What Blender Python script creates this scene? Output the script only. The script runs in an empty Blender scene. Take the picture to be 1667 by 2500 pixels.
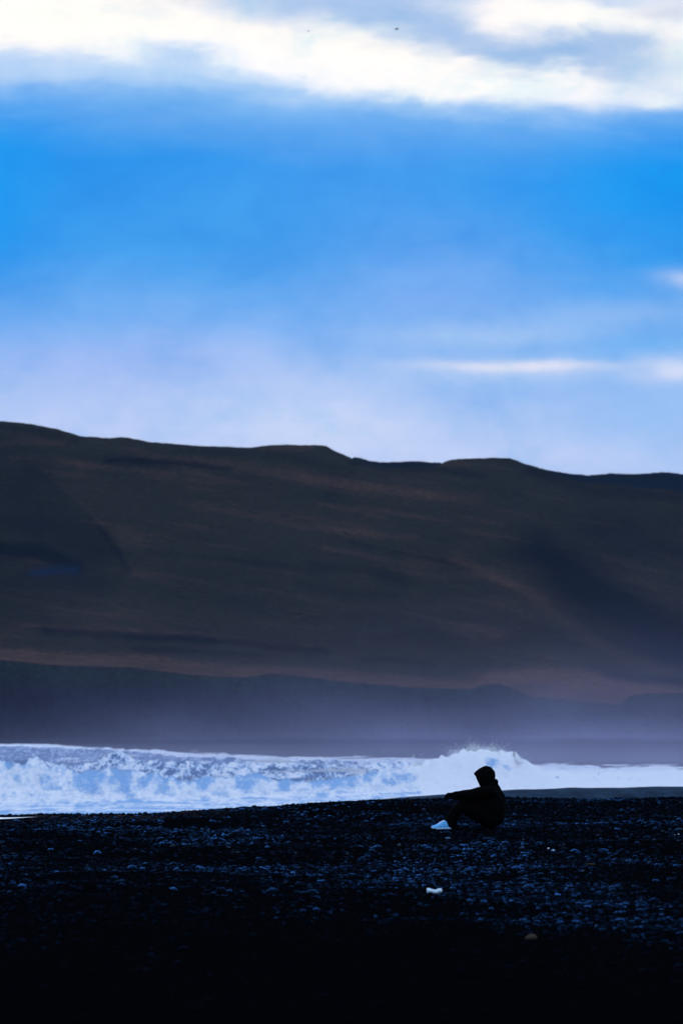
import bpy, bmesh, math
import numpy as np
from mathutils import Vector, Matrix

R = math.radians
rng = np.random.default_rng(7)
scene = bpy.context.scene
COL = scene.collection

# ------------------------------------------------------------------ camera
EYE = 1.334            # eye height above the shingle where the person sits
SEA = -2.5             # sea level
F = 10526.0            # focal length in pixels of the 1667 x 2500 photograph
HOR = 1790.0           # photo row of the true horizon
cam_d = bpy.data.cameras.new('camera')
cam_d.sensor_fit = 'HORIZONTAL'
cam_d.sensor_width = 24.0
cam_d.lens = 24.0 * F / 1667.0
cam_d.clip_start = 0.5
cam_d.clip_end = 40000
cam_d.dof.use_dof = True
cam_d.dof.focus_distance = 60.5
cam_d.dof.aperture_fstop = 5.0
cam = bpy.data.objects.new('camera', cam_d)
cam.location = (0, 0, EYE)
cam.rotation_euler = (R(90) + math.atan((HOR - 1250) / F), 0, 0)
COL.objects.link(cam)
scene.camera = cam

# ------------------------------------------------------------------ shader expression helper
class NT:
    def __init__(self, tree):
        self.t = tree; self.n = tree.nodes; self.l = tree.links
    def put(self, sock, v):
        if isinstance(v, bpy.types.NodeSocket): self.l.new(v, sock)
        elif v is not None: sock.default_value = v
    def m(self, op, a, b=None, c=None, clamp=False):
        nd = self.n.new('ShaderNodeMath'); nd.operation = op; nd.use_clamp = clamp
        for i, v in enumerate((a, b, c)):
            if v is not None: self.put(nd.inputs[i], v)
        return nd.outputs[0]
    def vm(self, op, a, b=None):
        nd = self.n.new('ShaderNodeVectorMath'); nd.operation = op
        self.put(nd.inputs[0], a)
        if b is not None: self.put(nd.inputs[1], b)
        return nd.outputs[0]
    def noise(self, vec, scale, detail=4, rough=0.5, dist=0.0, color=False):
        nd = self.n.new('ShaderNodeTexNoise'); nd.noise_dimensions = '3D'
        self.put(nd.inputs['Vector'], vec)
        nd.inputs['Scale'].default_value = scale; nd.inputs['Detail'].default_value = detail
        nd.inputs['Roughness'].default_value = rough; nd.inputs['Distortion'].default_value = dist
        return nd.outputs['Color'] if color else nd.outputs['Fac']
    def ramp(self, fac, stops, interp='LINEAR'):
        nd = self.n.new('ShaderNodeValToRGB'); cr = nd.color_ramp; cr.interpolation = interp
        while len(cr.elements) < len(stops): cr.elements.new(0.5)
        for e, (p, c) in zip(cr.elements, stops):
            e.position = p
            e.color = (*c, 1) if isinstance(c, tuple) else (c, c, c, 1)
        self.put(nd.inputs[0], fac)
        return nd.outputs[0]
    def mix(self, fac, a, b, blend='MIX'):
        nd = self.n.new('ShaderNodeMix'); nd.data_type = 'RGBA'; nd.blend_type = blend
        self.put(nd.inputs[0], fac)
        for s, v in ((nd.inputs[6], a), (nd.inputs[7], b)):
            if isinstance(v, tuple) and len(v) == 3: v = (*v, 1)
            self.put(s, v)
        return nd.outputs[2]
    def attr(self, name, what='Fac'):
        nd = self.n.new('ShaderNodeAttribute'); nd.attribute_name = name
        return nd.outputs[what]
    def scale(self, vec, s):
        nd = self.n.new('ShaderNodeVectorMath'); nd.operation = 'MULTIPLY'
        self.put(nd.inputs[0], vec); nd.inputs[1].default_value = s
        return nd.outputs[0]

# ------------------------------------------------------------------ sky: Nishita under broken evening cloud
SUN_EL, SUN_AZ = 16.0, -12.0        # degrees; azimuth measured from the view direction, minus = to the left
world = bpy.data.worlds.new('World')
scene.world = world
world.use_nodes = True
wt = NT(world.node_tree)
for n in list(wt.n): wt.n.remove(n)
tc = wt.n.new('ShaderNodeTexCoord')
D = wt.vm('NORMALIZE', tc.outputs['Generated'])
sx = wt.n.new('ShaderNodeSeparateXYZ'); wt.l.new(D, sx.inputs[0])
dx, dy, dz = sx.outputs
# gentle domain warp so that cloud edges are ragged
Dw = wt.scale(D, (1, 1, 3.2))
n1 = wt.noise(Dw, 9.0, 5, 0.55)
n2 = wt.noise(Dw, 26.0, 5, 0.6, 0.4)
n3 = wt.noise(wt.scale(D, (1, 1, 2.2)), 70.0, 5, 0.6, 0.6)
az = wt.m('ARCTAN2', dx, dy)
el = wt.m('ARCSINE', dz)
# in units of 1000 photo pixels from the axis / above the horizon
U = wt.m('MULTIPLY', az, F / 1000.0)
V = wt.m('MULTIPLY', el, F / 1000.0)
def c0(n, k): return wt.m('MULTIPLY', wt.m('SUBTRACT', n, 0.5), k)
Uw = wt.m('ADD', U, wt.m('ADD', c0(n1, 0.20), c0(n2, 0.22)))
Vw = wt.m('ADD', V, wt.m('ADD', c0(n1, 0.22), wt.m('ADD', c0(n2, 0.10), c0(n3, 0.035))))
# vertical layering of the cloud bank
def vpos(py): return (HOR - py) / 2.0 / 1000.0       # ramp input is V/2
Vt = wt.m('ADD', Vw, wt.m('MULTIPLY', U, 0.045))     # bank edge dips to the right
stops = [
    (vpos(1790), (0.42, 0.52, 0.86)),
    (vpos(1080), (0.50, 0.62, 0.93)),
    (vpos(960), (0.38, 0.55, 0.91)),
    (vpos(800), (0.175, 0.43, 0.89)),
    (vpos(620), (0.050, 0.34, 0.86)),
    (vpos(430), (0.018, 0.305, 0.85)),
    (vpos(330), (0.11, 0.38, 0.86)),
    (vpos(270), (0.20, 0.47, 0.89)),
    (vpos(225), (0.40, 0.62, 0.93)),
    (vpos(190), (0.95, 0.97, 1.0)),
    (vpos(100), (1.06, 1.02, 0.95)),
    (vpos(40), (0.92, 0.93, 0.95)),
    (vpos(-60), (0.62, 0.72, 0.90)),
    (vpos(-209), (0.70, 0.84, 1.0)),
]
base = wt.ramp(wt.m('MULTIPLY', Vt, 0.5), stops, 'LINEAR')
# higher than the bank, unseen broken cloud made brighter to light the foam
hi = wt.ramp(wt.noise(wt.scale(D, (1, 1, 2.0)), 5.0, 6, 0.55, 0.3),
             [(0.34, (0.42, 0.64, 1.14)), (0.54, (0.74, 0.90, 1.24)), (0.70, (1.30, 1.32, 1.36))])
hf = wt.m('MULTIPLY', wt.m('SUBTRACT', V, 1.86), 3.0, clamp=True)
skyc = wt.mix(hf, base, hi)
Us = wt.m('ADD', U, wt.m('MULTIPLY', wt.m('SUBTRACT', Uw, U), 0.4)); Vs = wt.m('ADD', V, wt.m('MULTIPLY', wt.m('SUBTRACT', Vw, V), 0.30))
def blob(col, px, py, sxp, syp, amt, rot=0.0, power=1.0, soft=False):
    """a cloud or a gap in it, centred on a direction of the sky"""
    global skyc
    u0, v0 = (px - 833.5) / 1000, (HOR - py) / 1000
    a = wt.m('SUBTRACT', Us if soft else Uw, u0); b = wt.m('SUBTRACT', Vs if soft else Vw, v0)
    cr, sr = math.cos(R(rot)), math.sin(R(rot))
    a2 = wt.m('ADD', wt.m('MULTIPLY', a, cr), wt.m('MULTIPLY', b, sr))
    b2 = wt.m('SUBTRACT', wt.m('MULTIPLY', b, cr), wt.m('MULTIPLY', a, sr))
    q = wt.m('ADD', wt.m('POWER', wt.m('ABSOLUTE', wt.m('MULTIPLY', a2, 1000 / sxp)), 2.0 * power),
             wt.m('POWER', wt.m('ABSOLUTE', wt.m('MULTIPLY', b2, 1000 / syp)), 2.0 * power))
    g = wt.m('MULTIPLY', wt.m('EXPONENT', wt.m('MULTIPLY', q, -1.0)), amt)
    g = wt.m('MULTIPLY', g, wt.m('COMPARE', az, 0.0, 1.5))
    skyc = wt.mix(g, skyc, col)
# deep gaps
blob((0.0, 0.30, 0.88), 1660, 440, 420, 190, 1.0)
blob((0.0, 0.28, 0.85), -60, 500, 230, 270, 0.95)
blob((0.08, 0.34, 0.87), 900, 430, 420, 150, 0.5)
# pale veils low down
blob((0.36, 0.47, 0.91), 300, 900, 420, 120, 0.5)
blob((0.66, 0.74, 0.96), 760, 1030, 330, 110, 0.6)
blob((0.30, 0.46, 0.91), 1060, 700, 280, 130, 0.4)
blob((0.26, 0.50, 0.91), 1600, 1010, 240, 120, 0.6)
# streaks to the right
blob((0.50, 0.66, 0.93), 1190, 818, 250, 30, 0.55, 0, 1.0, True)
blob((0.54, 0.68, 0.94), 1230, 895, 330, 36, 0.6, 0, 1.0, True)
blob((0.92, 0.86, 0.92), 1280, 888, 210, 13, 0.7, -1.5, 1.0, True)
blob((0.78, 0.80, 0.95), 1650, 912, 90, 24, 0.7, -3, 1.0, True)
blob((0.42, 0.60, 0.92), 1560, 770, 300, 40, 0.4, 3, 1.0, True)
blob((0.62, 0.70, 0.94), 1690, 688, 80, 24, 0.7, -4, 1.0, True)
blob((0.14, 0.45, 0.91), 1560, 850, 150, 34, 0.55, 0, 1.0, True)
# broken bright edge at the top
blob((1.06, 1.02, 0.95), 60, 60, 300, 110, 0.95)
blob((0.42, 0.62, 0.90), 30, 190, 120, 40, 0.55)
blob((0.45, 0.64, 0.92), 400, 172, 90, 24, 0.85, -8, 1.3)
blob((0.50, 0.68, 0.94), 280, 205, 260, 30, 0.6, 0)
blob((0.42, 0.57, 0.84), 870, 20, 400, 62, 0.95, 0, 1.4)
blob((0.36, 0.53, 0.82), 1120, 70, 260, 40, 0.85, -6, 1.3)
blob((0.36, 0.53, 0.82), 1400, 125, 230, 38, 0.95, -9, 1.4)
blob((1.05, 1.02, 0.97), 1400, 30, 240, 42, 0.95, -5, 1.4)
blob((1.05, 1.02, 0.99), 1180, 185, 330, 42, 0.95, -3, 1.4)
blob((0.55, 0.62, 0.80), 1640, 40, 100, 30, 0.6)
blob((0.98, 0.86, 0.78), 400, 6, 110, 26, 0.6)
blob((1.0, 0.98, 0.97), 1640, 226, 60, 20, 0.8)
# mottled thickness of the cloud bank
mot = wt.noise(wt.scale(D, (1, 1, 1.5)), 40.0, 6, 0.66, 0.3)
skyc = wt.mix(1.0, skyc, wt.ramp(mot, [(0.30, (0.74, 0.90, 0.965)), (0.50, (1.0, 1.0, 1.0)), (0.72, (1.18, 1.09, 1.03))]), 'MULTIPLY')
sky = wt.n.new('ShaderNodeTexSky')
sky.sky_type = 'NISHITA'; sky.sun_disc = False
sky.sun_elevation = R(SUN_EL); sky.sun_rotation = R(SUN_AZ)
cloud10 = wt.vm('MULTIPLY', skyc, (10.0, 10.0, 10.0))
fin = wt.mix(0.985, wt.vm('MULTIPLY', sky.outputs[0], (0.2, 0.5, 1.0)), cloud10)   # cool white balance
bg = wt.n.new('ShaderNodeBackground'); bg.inputs['Strength'].default_value = 0.1
wt.l.new(fin, bg.inputs['Color'])
wo = wt.n.new('ShaderNodeOutputWorld'); wt.l.new(bg.outputs[0], wo.inputs['Surface'])
world.cycles.sampling_method = 'MANUAL'
world.cycles.sample_map_resolution = 1024

sun_d = bpy.data.lights.new('sun', 'SUN')
sun_d.energy = 0.15; sun_d.angle = R(22); sun_d.color = (1.0, 0.97, 0.93)
sun = bpy.data.objects.new('sun', sun_d); COL.objects.link(sun)
sd = Vector((math.sin(R(SUN_AZ)) * math.cos(R(SUN_EL)), math.cos(R(SUN_AZ)) * math.cos(R(SUN_EL)), math.sin(R(SUN_EL))))
sun.rotation_euler = sd.to_track_quat('Z', 'Y').to_euler()
sun.location = (0, 0, 60)

scene.view_settings.view_transform = 'Standard'
scene.view_settings.look = 'None'
scene.view_settings.exposure = 0.0
scene.view_settings.gamma = 1.0
scene.view_settings.use_curve_mapping = False
scene.render.engine = 'CYCLES'
scene.cycles.use_denoising = True
scene.cycles.max_bounces = 6
scene.cycles.volume_bounces = 0
scene.cycles.transparent_max_bounces = 8
scene.cycles.use_adaptive_sampling = True
scene.cycles.adaptive_threshold = 0.02

# ------------------------------------------------------------------ numeric helpers
def vnoise(x, y, seed=0):
    xi = np.floor(x).astype(np.int64); yi = np.floor(y).astype(np.int64)
    fx = x - xi; fy = y - yi
    fx = fx * fx * fx * (fx * (fx * 6 - 15) + 10); fy = fy * fy * fy * (fy * (fy * 6 - 15) + 10)
    def h(a, b):
        n = (a * 374761393 + b * 668265263 + seed * 982451653) & 0x7fffffff
        n = ((n ^ (n >> 13)) * 1274126177) & 0x7fffffff
        n = (n ^ (n >> 16)) & 0xffffff
        return n / float(0xffffff)
    return ((h(xi, yi) * (1 - fx) + h(xi + 1, yi) * fx) * (1 - fy) + (h(xi, yi + 1) * (1 - fx) + h(xi + 1, yi + 1) * fx) * fy)
def fbm(x, y, seed=0, octs=4, gain=0.5):
    s = 0; a = 1; tot = 0
    for o in range(octs):
        s = s + a * (vnoise(x * 2 ** o + 17.3 * o, y * 2 ** o - 9.1 * o, seed + o) - 0.5); tot += a; a *= gain
    return s / tot * 2
def sstep(a, b, x):
    t = np.clip((x - a) / (b - a), 0, 1); return t * t * (3 - 2 * t)
def curve(pts):
    xs = np.array([p[0] for p in pts], float); ys = np.array([p[1] for p in pts], float)
    return lambda x: np.interp(x, xs, ys)
def at(px, py, Y): return Vector(((px - 833.5) / F * Y, Y, EYE - (py - HOR) / F * Y))

def tag(o, label=None, cat=None, kind=None, group=None):
    if label: o['label'] = label
    if cat: o['category'] = cat
    if kind: o['kind'] = kind
    if group: o['group'] = group
    return o
def mesh_obj(name, verts, faces, mat, parent=None, smooth=True, attrs=None):
    me = bpy.data.meshes.new(name)
    verts = np.asarray(verts, np.float32); faces = np.asarray(faces, np.int32)
    k = faces.shape[1]
    me.vertices.add(len(verts)); me.vertices.foreach_set('co', verts.ravel())
    me.loops.add(faces.size); me.loops.foreach_set('vertex_index', faces.ravel())
    me.polygons.add(len(faces)); me.polygons.foreach_set('loop_start', np.arange(0, faces.size, k, dtype=np.int32))
    me.update(calc_edges=True)
    me.polygons.foreach_set('use_smooth', np.full(len(faces), smooth))
    for nm, arr in (attrs or {}).items():
        a = me.attributes.new(nm, 'FLOAT', 'POINT'); a.data.foreach_set('value', np.asarray(arr, np.float32).ravel())
    if mat: me.materials.append(mat)
    me.validate()
    o = bpy.data.objects.new(name, me); COL.objects.link(o)
    if parent: o.parent = parent
    return o
def grid_faces(nr, nc):
    i = np.arange(nr * nc).reshape(nr, nc)
    return np.stack([i[:-1, :-1], i[:-1, 1:], i[1:, 1:], i[1:, :-1]], -1).reshape(-1, 4)
def new_mat(name):
    m = bpy.data.materials.new(name); m.use_nodes = True
    t = NT(m.node_tree); b = t.n['Principled BSDF']
    return m, t, b
def plain(name, col, rough=0.9, spec=0.2, noise=None):
    m, t, b = new_mat(name)
    b.inputs['Roughness'].default_value = rough
    b.inputs['Specular IOR Level'].default_value = spec
    if noise:
        tcn = t.n.new('ShaderNodeTexCoord')
        n = t.noise(tcn.outputs['Object'], noise[0], 4, 0.6)
        c = t.mix(n, tuple(x * (1 - noise[1]) for x in col), tuple(min(1, x * (1 + noise[1])) for x in col))
        t.l.new(c, b.inputs['Base Color'])
    else:
        b.inputs['Base Color'].default_value = (*col, 1)
    return m

# ------------------------------------------------------------------ beach
crest1 = curve([(-2500, 62), (0, 68), (300, 70), (560, 74), (900, 82), (1100, 86), (3000, 88)])
berm2z = curve([(-2500, -1.9), (200, -1.5), (560, -1.05), (800, -0.80), (900, -0.70), (1040, -0.55), (1200, -0.42), (1400, -0.32), (1600, -0.28), (1800, -0.27), (4000, 0.1)])
def beach_z(X, Y):
    Ys = np.maximum(Y, 12.0)
    px = X / Ys * F + 833.5
    und = 0.075 * fbm(X / 3.1, Y / 5.5, 3, 3) + 0.10 * fbm(X / 9.0, Y / 11.0, 5, 2) + 0.022 * fbm(X / 0.7, Y / 0.9, 9, 2)
    # keep the place where the person sits level
    near = np.exp(-((X - 1.75) / 1.1) ** 2 - ((Y - 60.3) / 1.6) ** 2)
    und = und * (1 - 0.92 * near)
    c = crest1(px) + 1.2 * fbm(X / 2.5, X * 0 + 0.3, 21, 3)
    fall = np.clip((Y - c) / 22.0, 0, None)
    z1 = und - 1.15 * sstep(0, 1, fall) - np.clip(Y - c - 22, 0, None) * 0.02
    z1 = z1 + 0.05 * sstep(72, 84, Y) * sstep(1000, 1250, px) * sstep(100, 90, Y)
    b2 = berm2z(px) + 0.035 * fbm(X / 1.6, Y / 1.6, 31, 3)
    z2 = b2 - 0.00085 * np.abs(Y - 130) ** 2 + 0.0
    z2 = np.where(Y > 130, b2 - 0.055 * np.clip(Y - 131, 0, None), z2)
    z = np.where(Y < 70, z1, np.maximum(z1, z2))
    z = np.where(Y > 128, np.minimum(z, b2 - 0.055 * np.clip(Y - 131, 0, None)), z)
    return z

rows = np.concatenate([np.linspace(-40, 14, 14, endpoint=False), np.geomspace(14, 95, 270, endpoint=False), np.linspace(95, 215, 130)])
sgrid = np.concatenate([np.linspace(-9, -1.6, 24, endpoint=False), np.linspace(-1.6, 1.6, 340), np.linspace(1.6, 9, 25)[1:]])
YY, SS = np.meshgrid(rows, sgrid, indexing='ij')
XX = SS * (0.0792 * np.maximum(YY, 14.0))
ZZ = beach_z(XX, YY)
pxg = XX / np.maximum(YY, 12) * F + 833.5
# brownish, finer, wetter shingle along the waterline on the left; foreground mask of the painted vignette
wetb = sstep(-6, -0.5, YY - crest1(pxg)) * sstep(700, 250, pxg)
near_fade = sstep(40, 20, YY)
m, t, b = new_mat('black_shingle')
tcn = t.n.new('ShaderNodeTexCoord'); P = tcn.outputs['Object']
g1 = t.noise(P, 22.0, 5, 0.65); g2 = t.noise(P, 1.4, 4, 0.55)
colr = t.mix(g1, (0.0004, 0.0007, 0.0011), (0.0018, 0.0025, 0.0036))
colr = t.mix(t.m('MULTIPLY', t.attr('wet'), g1), colr, (0.045, 0.036, 0.036))
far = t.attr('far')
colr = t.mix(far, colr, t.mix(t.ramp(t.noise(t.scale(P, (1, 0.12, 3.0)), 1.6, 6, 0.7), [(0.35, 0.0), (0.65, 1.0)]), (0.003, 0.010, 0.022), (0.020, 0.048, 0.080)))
t.l.new(colr, b.inputs['Base Color'])
wetn = t.ramp(g2, [(0.42, 0.0), (0.62, 1.0)])
t.l.new(t.m('SUBTRACT', 0.8, t.m('MULTIPLY', wetn, 0.25)), b.inputs['Roughness'])
b.inputs['Specular IOR Level'].default_value = 0.0
bp = t.n.new('ShaderNodeBump'); bp.inputs['Strength'].default_value = 0.9; bp.inputs['Distance'].default_value = 0.03
t.l.new(g1, bp.inputs['Height']); t.l.new(bp.outputs[0], b.inputs['Normal'])
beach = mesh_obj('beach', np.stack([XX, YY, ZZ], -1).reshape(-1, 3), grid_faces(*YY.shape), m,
                 attrs={'wet': wetb, 'near_fade': near_fade, 'far': sstep(92, 112, YY)})
tag(beach, 'black shingle beach sloping down to the surf', 'beach', 'structure')

# pebbles -----------------------------------------------------------
m, t, b = new_mat('basalt_pebble')
oi = t.attr('tone'); gl = t.attr('gloss')
tcn = t.n.new('ShaderNodeTexCoord')
n = t.noise(tcn.outputs['Object'], 40.0, 4, 0.6)
c = t.ramp(oi, [(0.0, (0.0006, 0.0009, 0.0014)), (0.6, (0.0015, 0.0022, 0.0034)), (0.9, (0.004, 0.006, 0.010)), (0.985, (0.010, 0.018, 0.032)), (1.0, (0.05, 0.07, 0.10))])
c = t.mix(t.m('MULTIPLY', n, 0.6), c, (0.003, 0.0035, 0.0045))
t.l.new(c, b.inputs['Base Color'])
b.inputs['Roughness'].default_value = 1.0; b.inputs['Specular IOR Level'].default_value = 0.0
bp = t.n.new('ShaderNodeBump'); bp.inputs['Strength'].default_value = 0.35; bp.inputs['Distance'].default_value = 0.01
t.l.new(n, bp.inputs['Height']); t.l.new(bp.outputs[0], b.inputs['Normal'])
gs_ = t.n.new('ShaderNodeBsdfGlossy'); gs_.inputs['Color'].default_value = (0.09, 0.34, 0.90, 1)
t.l.new(t.m('SUBTRACT', 0.42, t.m('MULTIPLY', gl, 0.24)), gs_.inputs['Roughness']); t.l.new(bp.outputs[0], gs_.inputs['Normal'])
fr = t.n.new('ShaderNodeFresnel'); fr.inputs['IOR'].default_value = 1.33
mxs = t.n.new('ShaderNodeMixShader')
t.l.new(t.m('MULTIPLY', fr.outputs[0], t.m('MULTIPLY', t.m('POWER', gl, 2.3), 1.45), clamp=True), mxs.inputs[0])
t.l.new(b.outputs[0], mxs.inputs[1]); t.l.new(gs_.outputs[0], mxs.inputs[2]); t.l.new(mxs.outputs[0], t.n['Material Output'].inputs['Surface'])
PEBBLE = m
def ico(sub):
    bm = bmesh.new(); bmesh.ops.create_icosphere(bm, subdivisions=sub, radius=1.0)
    v = np.array([q.co[:] for q in bm.verts]); f = np.array([[q.index for q in p.verts] for p in bm.faces]); bm.free()
    return v, f
def pebble_template(sub, seed):
    v, f = ico(sub); r = np.random.default_rng(seed)
    for k in range(5):
        d = r.normal(size=3); d /= np.linalg.norm(d); w = r.normal() * 0.16
        v = v * (1 + w * np.tanh(2.2 * (v @ d)))[:, None]
    # flatten one or two facets
    for k in range(2):
        d = r.normal(size=3); d /= np.linalg.norm(d); h = 0.62 + 0.2 * r.random()
        s = v @ d; v = v - np.outer(np.clip(s - h, 0, None) * 0.75, d)
    return v, f
def half_template(sub, seed):
    """a pebble bedded in the ground: the buried underside is left off"""
    v, f = pebble_template(sub, seed)
    f = f[(v[f][..., 2] > -0.35).any(1)]
    used = np.unique(f); m_ = np.zeros(len(v), int); m_[used] = np.arange(len(used))
    return v[used], m_[f]
def wet_field(X, Y):
    w = fbm(X / 1.7, Y / 5.0, 41, 4) * 1.3
    return 0.34 + 0.66 * sstep(-0.2, 0.5, w)
def scatter_xy(n, y0, y1, half=0.125):
    Yp = np.sqrt(rng.random(n) * (y1 * y1 - y0 * y0) + y0 * y0)
    return (rng.random(n) * 2 - 1) * half * Yp, Yp
def pebble_mass(sub, n, y0, y1, smin, smax, seed, dens=True):
    X, Y = scatter_xy(n, y0, y1)
    if dens:
        keep = rng.random(n) < np.clip(0.62 + 0.9 * fbm(X / 2.2, Y / 4.5, 57, 3), 0.12, 1) * (0.35 + 0.65 * sstep(18, 32, Y))
        X, Y = X[keep], Y[keep]
    n = len(X)
    Z = beach_z(X, Y)
    size = smin + (smax - smin) * rng.random(n) ** 2.6
    temps = [half_template(sub, seed + k) for k in range(8)]
    which = rng.integers(0, 8, n)
    VV = []; FF = []; TT = []; GG = []; off = 0
    wet = wet_field(X, Y)
    for k in range(8):
        ids = np.where(which == k)[0]
        v, f = temps[k]
        nk = len(ids)
        ang = rng.random(nk) * 6.283; ca, sa = np.cos(ang), np.sin(ang)
        ax = size[ids, None] * np.stack([0.75 + 0.5 * rng.random(nk), 0.6 + 0.35 * rng.random(nk), 0.32 + 0.3 * rng.random(nk)], -1) * 0.5
        p = v[None] * ax[:, None, :]
        til = rng.normal(size=nk) * 0.22
        y_ = p[..., 1] * np.cos(til)[:, None] - p[..., 2] * np.sin(til)[:, None]
        z_ = p[..., 1] * np.sin(til)[:, None] + p[..., 2] * np.cos(til)[:, None]
        xr = p[..., 0] * ca[:, None] - y_ * sa[:, None]; yr = p[..., 0] * sa[:, None] + y_ * ca[:, None]
        q = np.stack([xr + X[ids, None], yr + Y[ids, None], z_ + Z[ids, None] + 0.35 * ax[:, 2:3]], -1)
        VV.append(q.reshape(-1, 3)); FF.append((f[None] + (np.arange(nk) * len(v))[:, None, None] + off).reshape(-1, 3)); off += nk * len(v)
        tone = rng.random(nk); gloss = np.clip(1.15 * wet[ids] * (0.16 + 0.84 * rng.random(nk) ** 2.3) + 0.10 * rng.random(nk), 0, 1.1) * (0.08 + 0.92 * sstep(18, 33, Y[ids]))
        tone = tone * (0.5 + 0.5 * sstep(19, 40, Y[ids]))  # pebble tone and gloss dim nearer: a vignette painted into the stones
        TT.append(np.repeat(tone, len(v))); GG.append(np.repeat(gloss, len(v)))
    return np.concatenate(VV), np.concatenate(FF), np.concatenate(TT), np.concatenate(GG)
def gravel(name, *a, **k):
    v, f, tn, gs = pebble_mass(*a, **k)
    o = mesh_obj(name, v, f, PEBBLE, beach, attrs={'tone': tn, 'gloss': gs})
    o['kind'] = 'stuff'
    return o
gravel('gravel', 2, 13000, 15, 46, 0.024, 0.065, 100)
gravel('gravel', 1, 30000, 15, 46, 0.012, 0.034, 150)
gravel('gravel', 1, 76000, 44, 92, 0.022, 0.075, 200)
# the larger stones, one by one
stone_meshes = []
for k in range(10):
    v, f = pebble_template(2, 900 + k)
    v = v * np.array([0.56, 0.44, 0.30])
    me = bpy.data.meshes.new('stone')
    me.from_pydata(v.tolist(), [], f.tolist()); me.update()
    me.polygons.foreach_set('use_smooth', np.ones(len(f), bool))
    for nm, val in (('tone', [0.1, 0.5, 0.8, 0.3, 0.6, 0.85, 0.2, 0.7, 0.4, 0.75][k]), ('gloss', [0.9, 0.4, 0.7, 0.2, 0.55, 0.35, 1.0, 0.6, 0.1, 0.45][k])):
        a = me.attributes.new(nm, 'FLOAT', 'POINT'); a.data.foreach_set('value', np.full(len(v), val, np.float32))
    me.materials.append(PEBBLE); stone_meshes.append(me)
SX, SY = scatter_xy(300, 34, 78, 0.085)
SX, SY = np.where((np.abs(SX - 1.75) < 0.9) & (np.abs(SY - 60) < 1.2), SX + 2.2, SX), SY
SZ = beach_z(SX, SY)
for k in range(300):
    o = bpy.data.objects.new('stone', stone_meshes[rng.integers(0, 10)]); COL.objects.link(o)
    s = 0.06 + 0.055 * rng.random() ** 2.5
    o.parent = beach; o.location = (SX[k], SY[k], SZ[k] + 0.07 * s)
    o.rotation_euler = (rng.normal() * 0.15, rng.normal() * 0.15, rng.random() * 6.28); o.scale = (s, s, s)

# ------------------------------------------------------------------ sea
shore_y = curve([(-3000, 1808), (-400, 1811), (0, 1815), (160, 1822), (330, 1835), (560, 1849), (700, 1855), (800, 1857), (1050, 1862), (1200, 1866), (1300, 1877), (1420, 1881), (1560, 1886), (1667, 1891), (1900, 1902), (2300, 1925), (4000, 1960)])
H0 = EYE - SEA
def shore_dist(px): return H0 * F / (shore_y(px) - HOR)
b1Y = curve([(-2000, 228), (0, 236), (200, 238), (400, 245), (700, 262), (1000, 280), (1200, 290), (1320, 296), (3000, 330)])
b1y = curve([(-2000, 1880), (-300, 1868), (0, 1874), (100, 1872), (150, 1880), (190, 1893), (260, 1890), (300, 1893), (350, 1889), (385, 1903), (440, 1913), (500, 1909), (560, 1899), (607, 1891), (650, 1905), (730, 1913), (820, 1905), (900, 1895), (1000, 1880), (1040, 1866), (1075, 1855), (1110, 1850), (1165, 1842), (1215, 1845), (1255, 1854), (1290, 1866), (1320, 1886), (1350, 1903), (1385, 1912), (1400, 1915), (3000, 1915)])
b2Y = curve([(-2000, 420), (0, 400), (300, 380), (560, 350), (1000, 330), (1200, 330), (3000, 350)])
b2y = curve([(-2000, 1870), (0, 1868), (230, 1862), (275, 1838), (300, 1838), (330, 1855), (500, 1866), (620, 1858), (650, 1851), (690, 1852), (740, 1864), (830, 1874), (950, 1872), (1040, 1866), (1200, 1880), (1300, 1889), (3000, 1890)])
yrow = np.concatenate([np.linspace(78, 205, 40, endpoint=False), np.arange(205, 300, 0.40), np.arange(300, 420, 0.8), np.arange(420, 900, 3.0), np.geomspace(900, 1900, 60), np.geomspace(1950, 9000, 12)])
pcol = np.concatenate([np.linspace(-60000, -900, 40, endpoint=False), np.linspace(-900, -160, 60, endpoint=False), np.arange(-160, 1830, 6.0), np.linspace(1830, 2900, 60), np.linspace(3000, 60000, 30)])
YS, PX = np.meshgrid(yrow, pcol, indexing='ij')
XS = (PX - 833.5) / F * YS
d1 = YS - b1Y(PX) - 1.6 * fbm(XS / 2.6, XS * 0 + 4.4, 61, 4) * sstep(1180, 1000, PX)
h1 = np.clip(EYE - (b1y(PX) - HOR) / F * b1Y(PX) - SEA, 0.15, 4)
h1 = h1 * (1 + 0.13 * fbm(XS / 0.8, YS / 3, 62, 3) * (1 - 0.6 * sstep(980, 1080, PX)))
front = np.exp(-np.clip(-d1, 0, None) ** 1.5 / 2.6)
back = np.exp(-(np.clip(d1, 0, None) / 5.5) ** 1.4)
w1 = h1 * np.where(d1 < 0, front, back)
pile = 0.55 * np.exp(-((d1 + 4.0) / 4.5) ** 2) * h1 / 1.8
d2 = YS - b2Y(PX) - 2.5 * fbm(XS / 6, XS * 0 + 1.4, 63, 3)
h2 = np.clip(EYE - (b2y(PX) - HOR) / F * b2Y(PX) - SEA, 0.1, 4)
w2 = h2 * np.where(d2 < 0, np.exp(-np.clip(-d2, 0, None) ** 1.5 / 8.0), np.exp(-(np.clip(d2, 0, None) / 9) ** 1.4))
chop = 0.50 * fbm(XS / 3.4, YS / 6.0, 71, 5, 0.62) + 0.16 * np.abs(fbm(XS / 1.1, YS / 2.4, 72, 3)) + sstep(320, 520, YS) * sstep(1300, 800, YS) * (0.75 * fbm(XS / 5.5, YS / 16.0, 73, 4, 0.6) + 0.12) + 0.30 * fbm((XS + 0.4 * YS) / 14.0, YS / 11.0, 75, 3)
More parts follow.
